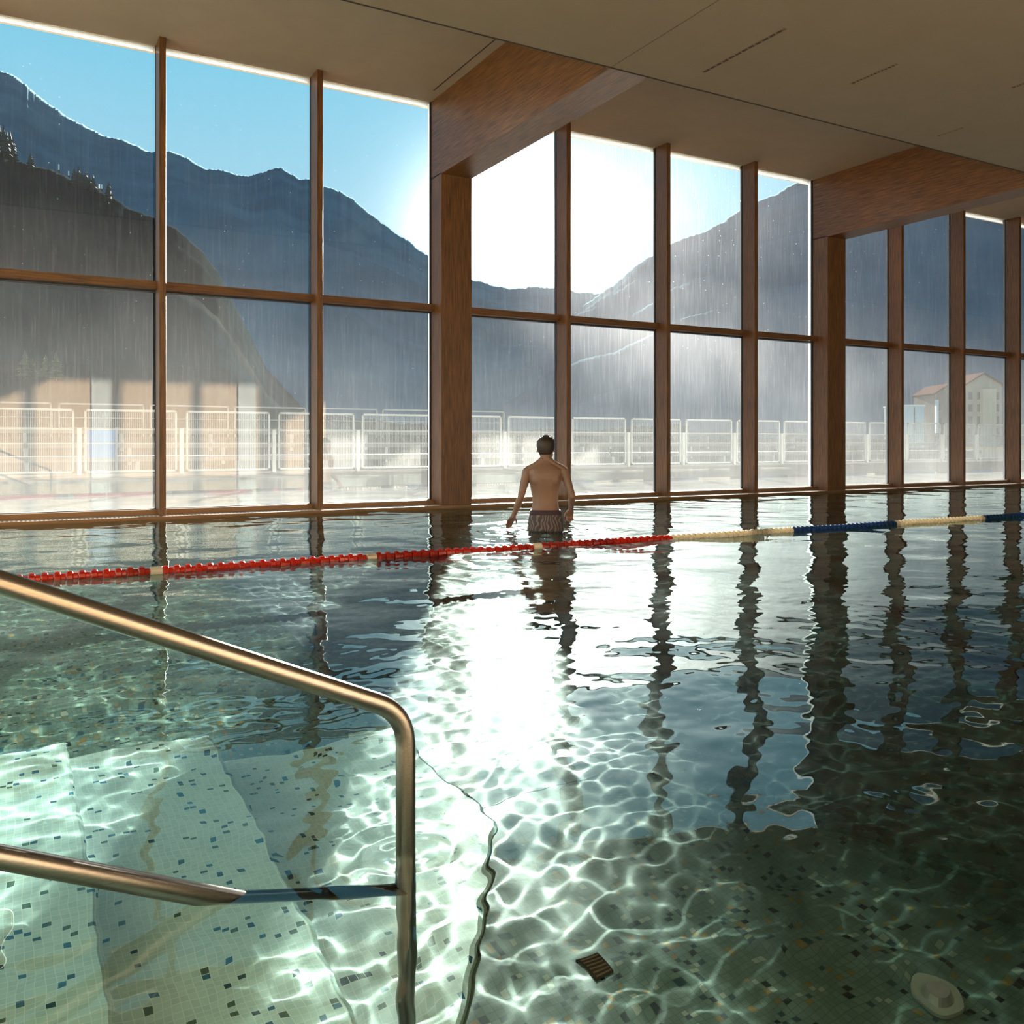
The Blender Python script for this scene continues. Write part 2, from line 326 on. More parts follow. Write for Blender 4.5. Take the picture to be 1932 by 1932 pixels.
n = 0
for k in range(-4, 15):
    xa, xb = GX(k), GX(k + 1)
    if xa < X0: xa = X0
    xa += (.255 if (k - 2) % 4 == 0 else .030); xb -= (.215 if (k - 1) % 4 == 0 else .030)
    n += 1
    r = empty('window_%d' % n, ((xa + xb) / 2, YG, .035)); L0 = tuple(r.location)
    def part(mb, name, mat, **kw):
        o = mb.build(name, mat, parent=r, loc=L0, **kw); o.location = (0, 0, 0); return o
    zt0, zt1 = 2.74, 2.835
    for za, zb, lbl in ((.10, zt0, 'lower hazy glass pane'), (zt1, ZC, 'upper clear glass pane')):
        g = MB(); g.add([(xa, YG, za), (xb, YG, za), (xb, YG, zb), (xa, YG, zb)], [(0, 1, 2, 3)], 0)
        g.add([(xa, YG + .024, za), (xb, YG + .024, za), (xb, YG + .024, zb), (xa, YG + .024, zb)], [(3, 2, 1, 0)], 1)
        tag(part(g, 'glass_pane', [M['pane'], M['clear']]), lbl)
    part(MB().box(xa - .03, YG - .12, zt0, xb + .03, YG - .01, zt1), 'transom', M['wood_t'], bevel=.003)
    part(MB().box(xa, YG - .012, zt0 - .018, xb, YG + .05, zt0 + .002).box(xa, YG - .012, zt1 - .002, xb, YG + .05, zt1 + .008)
         .box(xa, YG - .01, .035, xb, YG + .05, .106).box(xa - .004, YG - .01, .1, xa + .012, YG + .03, ZC).box(xb - .012, YG - .01, .1, xb + .004, YG + .03, ZC), 'gasket', M['black'])
    part(MB().box(xa - .02, YG - .10, .035, xb + .02, YG - .011, .098), 'sill', M['bronze'], bevel=.003)
    part(MB().box(xa + .03, YG + .05, ZC - .055, xb - .03, YG + .062, ZC - .002), 'bright_reveal_strip', M['milky'])  # bright outer reveal: translucent strip shaped so the sun shining through whitens it
    bay = ('left end of the glass wall' if k < -1 else 'at the left edge of the photo' if k == -1 else
           'showing the left mountain ridge' if k == 0 else 'just left of the sunlit column' if k == 1 else 'behind the man, with the sun in it' if k == 2 else
           'right of the man, where the valley dips' if k == 3 else 'where the right ridge climbs' if k == 4 else 'just left of the right column' if k == 5 else
           'just right of the right column' if k == 6 else 'with the white box building behind' if k == 7 else 'with the far house behind' if k == 8 else 'out of the picture to the right')
    tag(r, 'two-pane window bay, ' + bay, 'window', kind='structure')

# ------------------------------------------------------------------ water
def water_mesh():
    xs = np.concatenate([np.arange(-2.6, -.6, .03), np.arange(-.6, 4.4, .0125), np.arange(4.4, 12, .025), np.arange(12, 30.16, .08)])
    ys = np.concatenate([np.arange(YP, 4.0, .0125), np.arange(4.0, 11.08, .025), [11.085]])
    xs[-1] = X1
    X, Y = np.meshgrid(xs, ys); Z = np.zeros_like(X); rng = np.random.default_rng(11)
    K = 80
    for i in range(K):
        lam = math.exp(rng.uniform(math.log(.06), math.log(.6)))
        a = rng.normal(1.45, .95)                      # crests lie mostly along the lane rope
        amp = SLOPE * lam / (2 * PI) * math.sqrt(2 / K) * 1.0
        kx, ky = 2 * PI / lam * math.cos(a), 2 * PI / lam * math.sin(a)
        env = .55 + .45 * np.sin(X * rng.uniform(.3, .9) + Y * rng.uniform(.3, .9) + rng.uniform(0, 6.28))
        Z += amp * env * 1.25 * np.sin(kx * X + ky * Y + rng.uniform(0, 6.28))
    for i in range(24):                                # fine ripples
        lam = math.exp(rng.uniform(math.log(.055), math.log(.11))); a = rng.uniform(0, 6.28)
        Z += .0065 * lam / (2 * PI) * math.sqrt(2 / 24) * np.sin(2 * PI / lam * (math.cos(a) * X + math.sin(a) * Y) + rng.uniform(0, 6.28)) * np.clip((6.5 - Y) / 2.5, 0, 1)
    for i in range(22):                                # longer, lower swell
        lam = math.exp(rng.uniform(math.log(.6), math.log(1.8))); a = rng.normal(1.4, .9)
        amp = .017 * lam / (2 * PI) * math.sqrt(2 / 22)
        Z += amp * np.sin(2 * PI / lam * (math.cos(a) * X + math.sin(a) * Y) + rng.uniform(0, 6.28))
    for (cx, cy, A, lam, dec) in ((4.80, 7.80, .0075, .20, .55), (5.25, 7.62, .006, .13, .30), (4.42, 7.95, .004, .12, .25), (4.8, 7.8, .004, .5, 2.0)):
        R = np.hypot(X - cx, Y - cy); Z += A * np.exp(-R / dec) * np.sin(2 * PI * R / lam)
    R = np.hypot(X - .76, Y - 1.815); Z += .0012 * np.exp(-R / .15) * np.cos(2 * PI * R / .07)
    v = np.stack([X, Y, Z], -1).reshape(-1, 3); ny, nx = X.shape
    idx = np.arange(nx * ny).reshape(ny, nx)
    f = np.stack([idx[:-1, :-1], idx[:-1, 1:], idx[1:, 1:], idx[1:, :-1]], -1).reshape(-1, 4)
    me = bpy.data.meshes.new('pool_water')
    me.vertices.add(len(v)); me.vertices.foreach_set('co', v.ravel())
    me.loops.add(f.size); me.loops.foreach_set('vertex_index', f.ravel().astype(np.int32))
    me.polygons.add(len(f)); me.polygons.foreach_set('loop_start', np.arange(0, f.size, 4, dtype=np.int32))
    me.polygons.foreach_set('use_smooth', np.ones(len(f), dtype=bool))
    me.update(calc_edges=True); me.validate()
    return me
SLOPE = .0205
m, nt, out = newmat('pool_water'); g = nt.nodes.new('ShaderNodeBsdfGlass'); g.inputs['IOR'].default_value = 1.333; g.inputs['Roughness'].default_value = 0
g.inputs[0].default_value = (.84, .97, .95, 1); nt.links.new(g.outputs[0], out.inputs[0])
me = water_mesh(); me.materials.append(m)
water = bpy.data.objects.new('pool_water', me); COL.objects.link(water)
tag(water, 'rippled clear green-blue pool water mirroring sun and windows', 'water', kind='stuff')
water.cycles.is_caustics_caster = True
for o in COL.objects:
    if o.name.startswith(('pool_floor', 'pool_steps', 'pool_marking', 'pool_wall')): o.cycles.is_caustics_receiver = True
#%%PART2
# ------------------------------------------------------------------ outdoors: mountains, hill, ground
M['mountain'] = noisy('hazed_forest_rock', (.062, .125, .165), (.105, .18, .22), (1, 1, 1), .006, rough=.95, detail=10)  # blue haze of the distance is put into the rock colour
M['mountain2'] = noisy('hazed_right_rock', (.058, .115, .155), (.098, .165, .21), (1, 1, 1), .007, rough=.95, detail=10)  # distance haze is put into this colour too
M['hill'] = noisy('shaded_grass_and_scrub', (.005, .009, .011), (.016, .017, .015), (1, 1, 1), .016, rough=.95, detail=9, lo=.46, hi=.70)  # the mountain's shadow on the slope is put into this near-black colour
M['meadow'] = noisy('dry_meadow', (.05, .04, .022), (.08, .065, .035), (1, 1, 1), .05, rough=.95)
M['paving'] = noisy('terrace_paving', (.045, .045, .044), (.065, .064, .062), (1, 1, 1), 1.3, rough=.8)
def interp(prof, x):
    if x <= prof[0][0]: return prof[0][1]
    for (a, b), (c, d) in zip(prof, prof[1:]):
        if x <= c: return b + (d - b) * (x - a) / (c - a)
    return prof[-1][1]
def ridge(name, prof, x0, x1, step, dr, db, rows, mat, rough, label, cat, seed, jag=1.0):
    v = []; xs = list(np.arange(x0, x1 + 1, step)); nr = rows + 5
    for i, x in enumerate(xs):
        py = interp(prof, x) + jag * noise.noise(Vector((x * .05, seed, 0))) * 3 + jag * noise.noise(Vector((x * .17, seed, 3))) * 2.6 + jag * noise.noise(Vector((x * .41, seed, 7))) * 1.8
        top = ray(x, py, dr); zr = top.z
        for r in range(nr):
            if r < 4:            # far side of the ridge
                t = (4 - r) / 4; p = ray(x, 835, dr * (1 + .35 * t)); z = zr * (1 - t) ** 1.2
            else:
                t = (r - 4) / rows; p = ray(x, 835, dr * (1 - t) + db * t)
                z = zr * (1 - t) ** 1.05
                q = Vector((p.x, p.y, 0)) * (3.2 / dr)
                z += rough * dr * .05 * math.sin(PI * min(1, t * 1.0)) * (noise.fractal(q * 3 + Vector((seed, 0, 0)), 1.25, 2.1, 6)) * min(1, 6 * t)
            v.append((p.x, p.y, max(z, -2)))
    f = [(i * nr + j, i * nr + j + 1, (i + 1) * nr + j + 1, (i + 1) * nr + j) for i in range(len(xs) - 1) for j in range(nr - 1)]
    o = MB().add(v, f).build(name, mat, smooth=True)
    tag(o, label, cat); return o
P_left = [(-700, 60), (-300, 80), (-60, 118), (0, 135), (15, 137), (32, 146), (48, 160), (75, 182), (95, 197), (120, 216), (150, 232), (190, 252), (207, 260), (226, 262),
          (245, 268), (285, 287), (300, 285), (325, 286), (355, 298), (372, 309), (392, 320), (410, 319), (440, 327), (468, 333), (485, 328), (505, 322), (527, 315),
          (545, 325), (565, 337), (590, 337), (612, 351), (640, 360), (665, 374), (690, 396), (720, 420), (750, 440), (780, 462), (830, 500), (900, 530), (960, 545), (1010, 540), (1060, 546), (1140, 556), (1300, 600), (1500, 700)]
ridge('mountain', P_left, -700, 1500, 3, 2600, 900, 46, M['mountain'], .42, 'long shaded mountain ridge falling from the left edge towards the sun', 'mountain', 3.1)
P_right = [(950, 700), (1080, 590), (1135, 552), (1165, 532), (1200, 500), (1215, 490), (1240, 476), (1265, 461), (1300, 444), (1330, 436), (1362, 420), (1390, 400), (1432, 377),
           (1448, 372), (1465, 367), (1485, 352), (1510, 340), (1540, 325), (1600, 290), (1700, 240), (1850, 190), (2000, 160), (2300, 150), (2700, 200)]
ridge('mountain', P_right, 950, 2700, 3, 2000, 600, 46, M['mountain2'], .42, 'dark blue mountain climbing from the valley to the right edge', 'mountain', 8.7)
P_hill = [(-700, 60), (-120, 215), (-20, 262), (8, 278), (25, 298), (60, 312), (100, 322), (135, 338), (178, 356), (215, 372), (250, 396), (290, 410), (330, 428), (370, 462), (410, 510), (450, 590), (500, 690), (580, 780), (800, 815), (1300, 825)]
ridge('hill', P_hill, -700, 1300, 5, 620, 240, 40, M['hill'], .35, 'near hillside with scrub and ochre grass in front of the left mountain', 'hill', 5.5)
def on_hill(px, py):
    """world point of the hill slope seen at a pixel"""
    for i in range(400):
        t = i / 400; d = 620 * (1 - t) + 240 * t
        if ray(px, py, d).z >= ray(px, interp(P_hill, px), 620).z * (1 - t) ** 1.05: return ray(px, py, d)
    return ray(px, py, 245)
o = MB().box(-400, 46, -1.0, 1600, 1500, -.2).build('meadow', M['meadow'], loc=(0, 46, 0)); struct(o, 'flat valley meadow beyond the terrace', 'meadow')
o = MB().box(-30, YG + .3, -.3, 70, 17.2, .02).build('terrace_low', M['paving'], loc=(0, 12, 0)); struct(o, 'grey paved strip directly outside the glass', 'terrace')
o = MB().box(-30, 17.2, -.3, 70, 46, .30).build('terrace_high', M['paving'], loc=(0, 17, 0)); struct(o, 'raised grey terrace that carries the fence', 'terrace')

for k_ in ('mountain', 'mountain2', 'hill', 'meadow', 'paving'):
    M[k_].node_tree.nodes['Principled BSDF'].inputs['Specular IOR Level'].default_value = 0
# conifers
M['needles_dark'] = noisy('dark_conifer_needles', (.012, .022, .018), (.03, .045, .03), (1, 1, 1), 1.2, rough=.9)
M['larch'] = noisy('yellow_larch_needles', (.26, .17, .05), (.42, .29, .10), (1, 1, 1), 1.2, rough=.9)
nt_ = M['larch'].node_tree; t_ = nt_.nodes.new('ShaderNodeBsdfTranslucent'); t_.inputs[0].default_value = (.30, .19, .06, 1)
x_ = nt_.nodes.new('ShaderNodeMixShader'); x_.inputs[0].default_value = .4; o_ = nt_.nodes['Material Output']
nt_.links.new(nt_.nodes['Principled BSDF'].outputs[0], x_.inputs[1]); nt_.links.new(t_.outputs[0], x_.inputs[2]); nt_.links.new(x_.outputs[0], o_.inputs[0])
M['bark'] = prin('bark', (.07, .045, .03), .9)[0]
def conifer(loc, h, w, mat, label, group, seed):
    root = empty('conifer', loc); rnd = random.Random(seed)
    c = MB(); n = 9
    for i in range(11):
        t = i / 11; z0 = h * (.12 + .8 * t); r = w * .5 * (1 - t) ** .8 + .15
        ring = []; low = []
        for j in range(n):
            a = 2 * PI * j / n + rnd.random() * .4; q = r * rnd.uniform(.65, 1.15)
            low.append((q * math.cos(a), q * math.sin(a), z0 - h * .03 * rnd.random()))
        k = len(c.v); c.v += low + [(0, 0, z0 + h * .17)]; c.f += [(k + j, k + (j + 1) % n, k + n) for j in range(n)] + [tuple(k + j for j in range(n))[::-1]]; c.mi += [0] * (n + 1)
    c.build('foliage', mat, root); MB().tube([(0, 0, -1), (0, 0, h * .6)], [h * .022, h * .012], 8).build('trunk', M['bark'], root)
    tag(root, label, 'tree', group); return root
for i, (px, py, h, w, t) in enumerate([(47, 716, 9.5, 6, 'leftmost and broadest of the row'), (62, 714, 6.5, 3.6, 'small one leaning on the broadest tree'), (86, 718, 8.5, 5, 'in the middle of the row'), (106, 720, 10, 5.6, 'rightmost of the row')]):
    conifer(on_hill(px, py), h, w, M['larch'], 'sunlit yellow larch on the slope, ' + t, 'larches on the lower slope', i)
for i, (px, py) in enumerate([(-8, 296), (0, 290), (7, 294), (13, 298), (19, 302), (25, 306), (140, 352), (148, 354), (155, 357), (162, 360), (169, 362), (176, 366), (205, 384), (58, 322)]):
    left = px < 50
    conifer(on_hill(px, py), (17 if left else 11) + (i * 7 % 5), 7, M['needles_dark'],
            ('tall dark conifer on the crest at the left edge, ' + ORD[i] + ' from the left') if left and i < 6 else
            ('lone dark conifer on the crest between the two clumps' if px == 58 else 'last dark conifer on the crest, nearest the leftmost window post' if px == 205 else
             'dark conifer further down the hill crest, ' + ORD[i - 6] + ' of that patch counted from the left'), 'dark conifers on the hill crest', 20 + i)
# white marker poles on the hill
M['white_paint'] = prin('white_paint', (.9, .9, .86), .5)[0]
for px, y0, y1, t in ((111, 326, 310, 'topmost'), (129.5, 333, 323, 'second from the top'), (143.5, 367, 359, 'lowest of the upper four'), (187, 354, 347, 'left of the close pair'), (192, 356, 348, 'right of the close pair')):
    p = on_hill(px, y1 + 12); q = ray(px, y1, math.hypot(p.x, p.y) * .985); h = max(3.5, (y0 - y1) * .28)
    r = empty('marker_pole', (q.x, q.y, q.z - h))
    MB().box(-.45, -.3, 0, .45, .3, h).build('pole', M['white_paint'], r); MB().box(-.7, -.7, -4, .7, .7, 0.02).build('base', M['bark'], r)
    tag(r, 'bright white post on the left hillside, ' + t, 'post', 'white posts on the hillside')

# fence on the terrace
M['fence'] = prin('galvanised_white_fence', (.16, .17, .17), .6, .0)[0]
FY = 18.0
M['post_paint'] = prin('pale_post_paint', (.22, .22, .21), .7)[0]
def fence_panel(x, y, w, z0, z1, label, group, wires=True):
    r = empty('mesh_fence', (x, y, z0)); h = z1 - z0
    MB().box(0, -.02, 0, .035, .02, h).box(w - .035, -.02, 0, w, .02, h).box(0, -.02, h - .04, w, .02, h).box(0, -.02, 0, w, .02, .035).build('frame', M['fence'], r)
    for z in (.36, .62):
        MB().box(.03, -.012, h - z - .02, w - .03, .012, h - z).build('cross_rail', M['fence'], r)
    if wires:
        m = MB(); q = .06
        while q < w - .04: m.box(q, -.004, .03, q + .006, .004, h - .03); q += .035
        m.build('mesh_infill', M['fence'], r)
    tag(r, label, 'fence', group); return r
places = ['at the left edge of the photo', 'left of the leftmost window post', 'right of the leftmost window post', 'centred in the second window bay', 'left of the sunlit column',
          'just left of the sunlit column', 'hidden in part by the sunlit column', 'behind the left side of the man', 'right behind the man', 'second right of the man', 'third right of the man',
          'before the right mountain', 'in front of the right mountain', 'left of the right column', 'at the right column', 'just right of the right column', 'before the white box building', 'before the far house', 'at the far right end']
for k in range(-1, 17):
    x = 1.18 + 1.77 * k
    fence_panel(x, FY, 1.6, .345, 1.515, 'mesh fence panel of the front row, ' + places[k + 1], 'front row of fence panels')
    p = MB().box(-.035, -.035, 0, .035, .035, .86).build('fence_post', M['post_paint']); p.location = (x - .085, FY, .30)  # short post of the mesh fence
    tag(p, 'short thick pale post left of the fence panel ' + places[k + 1], 'post', 'short fence posts')
for k in range(7):
    x = -1.1 + 2.15 * k
    fence_panel(x, 25.0, 2.0, .302, 1.90, 'pale fence panel of the rear row, ' + ['leftmost', 'second from the left', 'third from the left', 'fourth from the left', 'fifth from the left', 'sixth from the left', 'rightmost'][k], 'rear row of fence panels', wires=False)
# tiered seating between the fence rows
M['seat'] = noisy('pale_seat_planks', (.07, .066, .06), (.10, .094, .085), (.3, 8, 8), 3., rough=.7)
for j, (y, z, t) in enumerate(((20.4, .62, 'lowest and nearest'), (21.9, .90, 'middle'), (23.4, 1.24, 'highest and farthest'))):
    r = empty('bench', (0, y, .30))
    for i in range(4): MB().box(-2 + i * 8.4, -.22, z - .42, 6.1 + i * 8.4, .22, z - .30).build('seat', M['seat'], r)
    m = MB().box(-1.9, .16, .02, 31.2, .2, z - .50)
    m.build('riser', M['paving'], r)
    for i in range(17):
        MB().box(-1.8 + i * 2.05, -.18, 0, -1.72 + i * 2.05, .18, z - .42).build('leg', M['fence'], r)
    tag(r, 'long pale plank bench behind the front fence, ' + t + ' of the three', 'bench', 'long benches behind the fence')
M['blue'] = prin('blue_cloth', (.03, .09, .22), .9)[0]
r = empty('banner', (1.30, 19.2, .30))
MB().box(0, -.02, .30, .52, .02, .84).build('cloth', M['blue'], r); MB().box(-.03, -.02, 0, .0, .02, .9).box(.52, -.02, 0, .55, .02, .9).build('stand', M['fence'], r)
tag(r, 'blue cloth board on a stand behind the front fence on the left', 'board')
# small pavilion at the left edge
M['greywall'] = prin('grey_render', (.20, .20, .21), .8)[0]
r = empty('pavilion', (-5.4, 60, -.2))
MB().box(-6, -3, 0, .15, 3, 5.9).build('wall', M['greywall'], r); MB().box(-7, -4, 5.9, 1.0, 4, 6.4).build('roof', M['alu'], r)
tag(r, 'small grey flat-roofed pavilion at the left edge behind the fences', 'building')

# buildings far right
M['render_beige'] = prin('beige_render', (.42, .33, .24), .85)[0]; M['render_grey'] = prin('grey_brown_render', (.22, .17, .14), .85)[0]
M['roof'] = prin('dark_roof', (.05, .028, .024), .95)[0]; M['winglass'] = prin('dark_window', (.02, .03, .04), .15)[0]
M['box_white'] = prin('pale_metal_cladding', (.55, .62, .66), .5)[0]
M['roof'].node_tree.nodes['Principled BSDF'].inputs['Specular IOR Level'].default_value = 0
def house(px0, px1, pyt, pye, d, depth, wallm, label, rows, cols, ang=0.):
    a = ray(px0, 835, d); b = ray(px1, 835, d); w = (b - a).length; zt = ray(px0, pyt, d).z; ze = ray(px0, pye, d).z
    r = empty('house', ((a.x + b.x) / 2, (a.y + b.y) / 2, -.3), -TH + ang); h = ze + .3; g = zt + .3
    MB().loft([[(-w / 2, y, 0), (w / 2, y, 0), (w / 2, y, h), (0, y, g), (-w / 2, y, h)] for y in (0, depth)]).build('wall', wallm, r)
    e = .06 * w
    MB().add([(-w / 2 - e, -e, h - e * .6), (0, -e, g + .1), (w / 2 + e, -e, h - e * .6), (-w / 2 - e, depth + e, h - e * .6), (0, depth + e, g + .1), (w / 2 + e, depth + e, h - e * .6),
              (-w / 2 - e, -e, h - e * .6 + .4), (0, -e, g + .5), (w / 2 + e, -e, h - e * .6 + .4), (-w / 2 - e, depth + e, h - e * .6 + .4), (0, depth + e, g + .5), (w / 2 + e, depth + e, h - e * .6 + .4)],
             [(0, 1, 4, 3), (1, 2, 5, 4), (6, 9, 10, 7), (7, 10, 11, 8), (0, 6, 7, 1), (1, 7, 8, 2), (3, 4, 10, 9), (4, 5, 11, 10), (0, 3, 9, 6), (2, 8, 11, 5)]).build('roof', M['roof'], r)
    for i in range(cols):
        for j in range(rows):
            x = -w / 2 + w * (i + .5) / cols; z = h * (.18 + .78 * j / rows)
            MB().box(x - w * .055, -.08, z, x + w * .055, .05, z + h * .12).build('window', M['winglass'], r)
    tag(r, label, 'building'); return r
hh = house(1822, 1890, 706, 726, 230, 12, M['render_beige'], 'beige gabled house far away at the right, rows of dark windows', 4, 4)
MB().box(-1.0, -1.6, 0, 2.4, .2, 15.0).build('stair_tower', prin('light_beige_render', (.62, .50, .36), .85)[0], hh)
h2 = house(1764, 1816, 728, 744, 190, 10, M['render_grey'], 'brown gabled house with an added narrow bright panel as its sunlit side between two right window posts', 3, 3)
MB().box(-3.15, -.5, 3.2, -2.35, -.42, 10.3).build('added_sunlit_panel', M['milky'], h2)  # added translucent panel, lit from behind, imitates the sunlit side of the house
a = ray(1703, 835, 120)
r = empty('box_building', (a.x, a.y, -.3), -TH); MB().box(0, 0, 0, 2.9, 6, 6.1).build('wall', M['box_white'], r)
MB().box(-.1, -.1, 6.1, 3.0, 6.1, 6.3).build('roof', M['alu'], r); MB().box(1.55, -.04, .2, 1.63, .02, 6).build('joint', M['dark'], r)
tag(r, 'pale box-shaped building behind the fence right of the right column', 'building')

# ------------------------------------------------------------------ ceiling vents
VENTS = [(6.00, 5.70, 6.78, 'longest one, nearest the top of the photo'), (7.51, 5.70, 6.24, 'middle one'), (9.70, 6.48, 6.80, 'short one nearest the wooden beam'), (9.05, 5.10, 5.50, 'cut by the right edge of the photo')]
for x, y0, y1, t in VENTS:
    r = empty('ceiling_vent', (x, (y0 + y1) / 2, ZL))
    h = (y1 - y0) / 2
    MB().box(-.020, -h, -.004, -.016, h, .0005).box(.016, -h, -.004, .020, h, .0005).box(-.016, -h, -.004, .016, -h + .006, .0005).box(-.016, h - .006, -.004, .016, h, .0005).build('frame', M['bronze'], r)
    MB().box(-.016, -h + .006, -.0012, .016, h - .006, .0005).build('slot', M['dark'], r)
    q = -h + .02; lv = None; step = (y1 - y0 - .04) / 12
    for i in range(12):
        if lv is None: lv = MB().box(-.016, 0, -.0035, .016, .012, -.001).build('louvre', M['bronze'], r)
        else: lv = lv.copy(); COL.objects.link(lv); lv.parent = r
        lv.location = (0, q, 0); q += step
    tag(r, 'narrow slotted air vent in the lower ceiling, ' + t, 'ceiling vent', 'slotted ceiling vents')

# ------------------------------------------------------------------ handrail
RY, RR = 1.815, .0215
def rz(x): return .652 - .445 * (x + .015)
hr = empty('handrail', (.755, RY, -.86))
def hpart(mb, name, mat=None, smooth=True):
    o = mb.build(name, mat or M['steel'], parent=hr, smooth=smooth, loc=tuple(hr.location)); o.location = (0, 0, 0); return o
path = fillet([(-1.3, RY, .035), (-1.3, RY, rz(-1.3)), (.755, RY, rz(.755)), (.755, RY, -.855)], .075, 10)
hpart(MB().tube(path, RR, 32), 'upper_rail')
hpart(MB().tube([(-1.3, RY, rz(-1.3) - .485), (.755, RY, rz(.755) - .485)], RR * .97, 32), 'lower_rail')
for x, z in ((.755, -.86), (-1.3, .035)):
    hpart(MB().tube([(x, RY, z), (x, RY, z + .008)], .05, 24).tube([(x, RY, z + .008), (x, RY, z + .02)], .03, 24), 'flange', M['steel_lo'])
tag(hr, 'brushed steel handrail with two sloping bars and a bent post entering the water', 'handrail')

# ------------------------------------------------------------------ lane rope
def plastic(name, col, tr):
    m, nt, out = newmat(name); b = nt.nodes.new('ShaderNodeBsdfPrincipled'); b.inputs['Base Color'].default_value = (*col, 1); b.inputs['Roughness'].default_value = .22
    t = nt.nodes.new('ShaderNodeBsdfTranslucent'); t.inputs[0].default_value = (*tr, 1); x = nt.nodes.new('ShaderNodeMixShader'); x.inputs[0].default_value = .35
    nt.links.new(b.outputs[0], x.inputs[1]); nt.links.new(t.outputs[0], x.inputs[2]); nt.links.new(x.outputs[0], out.inputs[0]); return m
FM = {'red': plastic('red_float_plastic', (.36, .022, .010), (.50, .05, .015)), 'white': plastic('white_float_plastic', (.52, .47, .38), (.75, .66, .5)), 'blue': plastic('blue_float_plastic', (.012, .05, .13), (.02, .10, .30))}
rope = empty('lane_rope', (0, 6.5, .012))
RYF = lambda x: 6.56 - .018 * x
def float_mesh(kind, L, R):
    m = MB(); seg = 12
    prof = ([(0, .3), (0, .92), (.06, 1.), (.48, 1.), (.54, .90), (.56, .74), (.92, .70), (.96, .62), (.98, .3)] if kind != 'spacer' else [(0, .3), (0, .9), (.04, .96), (.94, .96), (.98, .9), (.98, .3)])
    rings = [[(t * L, r * R * math.cos(2 * PI * k / seg), r * R * math.sin(2 * PI * k / seg)) for k in range(seg)] for t, r in prof]
    m.loft(rings)
    if kind != 'spacer':
        for k in range(6):
            a = 2 * PI * k / 6 + .2; c, s_ = math.cos(a), math.sin(a); q = .0035
            P = lambda x, r, w: (x, r * c - w * s_, r * s_ + w * c)
            v = [P(L * .12, R * .9, -q), P(L * .12, R * .9, q), P(L * .12, R * 1.10, q), P(L * .12, R * 1.10, -q), P(L * .40, R * .9, -q), P(L * .40, R * .9, q), P(L * .40, R * 1.10, q), P(L * .40, R * 1.10, -q)]
            m.add(v, [(0, 3, 2, 1), (4, 5, 6, 7), (0, 1, 5, 4), (1, 2, 6, 5), (2, 3, 7, 6), (3, 0, 4, 7)])
    return m
protos = {}
for kind, L, c in (('disc', .072, 'red'), ('disc', .060, 'white'), ('disc', .060, 'blue'), ('spacer', .078, 'white')):
    me = bpy.data.meshes.new('float'); mb = float_mesh(kind, L, .036); me.from_pydata(mb.v, [], mb.f); me.materials.append(FM[c]); me.update(); protos[(kind, c)] = (me, L)
spac = [.84, 2.37, 3.9]; items = []; x = -1.0
while x < 27:
    if any(abs(x - s_) < .037 for s_ in spac): key = ('spacer', 'white')
    elif x < 5.28: key = ('disc', 'red')
    else: key = ('disc', 'white' if int((x - 5.28) / 1.55) % 2 == 0 else 'blue')
    items.append((key, x)); x += protos[key][1] + .0015
near = [i for i in items if -.05 < i[1]][:99]; far = [i for i in items if i not in near]
for key, x in near:
    o = bpy.data.objects.new('float', protos[key][0]); COL.objects.link(o); o.parent = rope
    o.location = (x, RYF(x) - 6.5, 0.0 + .002 * math.sin(x * 3.1)); o.rotation_euler = (random.Random(int(x * 1000)).random(), 0, -.018)
    if key[0] == 'spacer': o['label'] = 'single white float between red ones'
mb = MB(); mats = [FM['red'], FM['white'], FM['blue']]
for key, x in far:
    q = float_mesh(key[0], protos[key][1], .036)
    mb.add([(a + x, b + RYF(x) - 6.5, c + .002 * math.sin(x * 3.1)) for a, b, c in q.v], q.f, {'red': 0, 'white': 1, 'blue': 2}[key[1]])
tag(mb.build('floats', mats, rope), kind='stuff')
MB().tube([(-2.6, RYF(-2.6) - 6.5, -.002), (X1, RYF(X1) - 6.5, -.002)], .006, 8).build('cable', M['steel_lo'], rope)
tag(rope, 'lane rope of red, cream and blue floats stretched across the pool', 'lane rope')

# ------------------------------------------------------------------ fittings on the pool floor
r = empty('pool_inlet', (2.00, 1.40, -D))
MB().tube([(0, 0, .001), (0, 0, .018)], .06, 32).build('flange', prin('grey_fitting', (.20, .23, .20), .4)[0], r); MB().tube([(0, 0, .018), (0, 0, .045)], [.036, .024], 24).build('nozzle', M['steel_lo'], r)
tag(r, 'round pale floor nozzle under the water at the lower right', 'pool nozzle')
r = empty('floor_drain', (1.33, 1.93, -D))
MB().box(-.035, -.035, .001, .035, .035, .006).build('frame', M['dark'], r); g = MB()
for i in range(6): g.box(-.030, -.030 + i * .011, .006, .030, -.026 + i * .011, .008)
g.build('grate', M['bronze'], r)
tag(r, 'small square dark drain grate under the water at the bottom centre', 'drain')
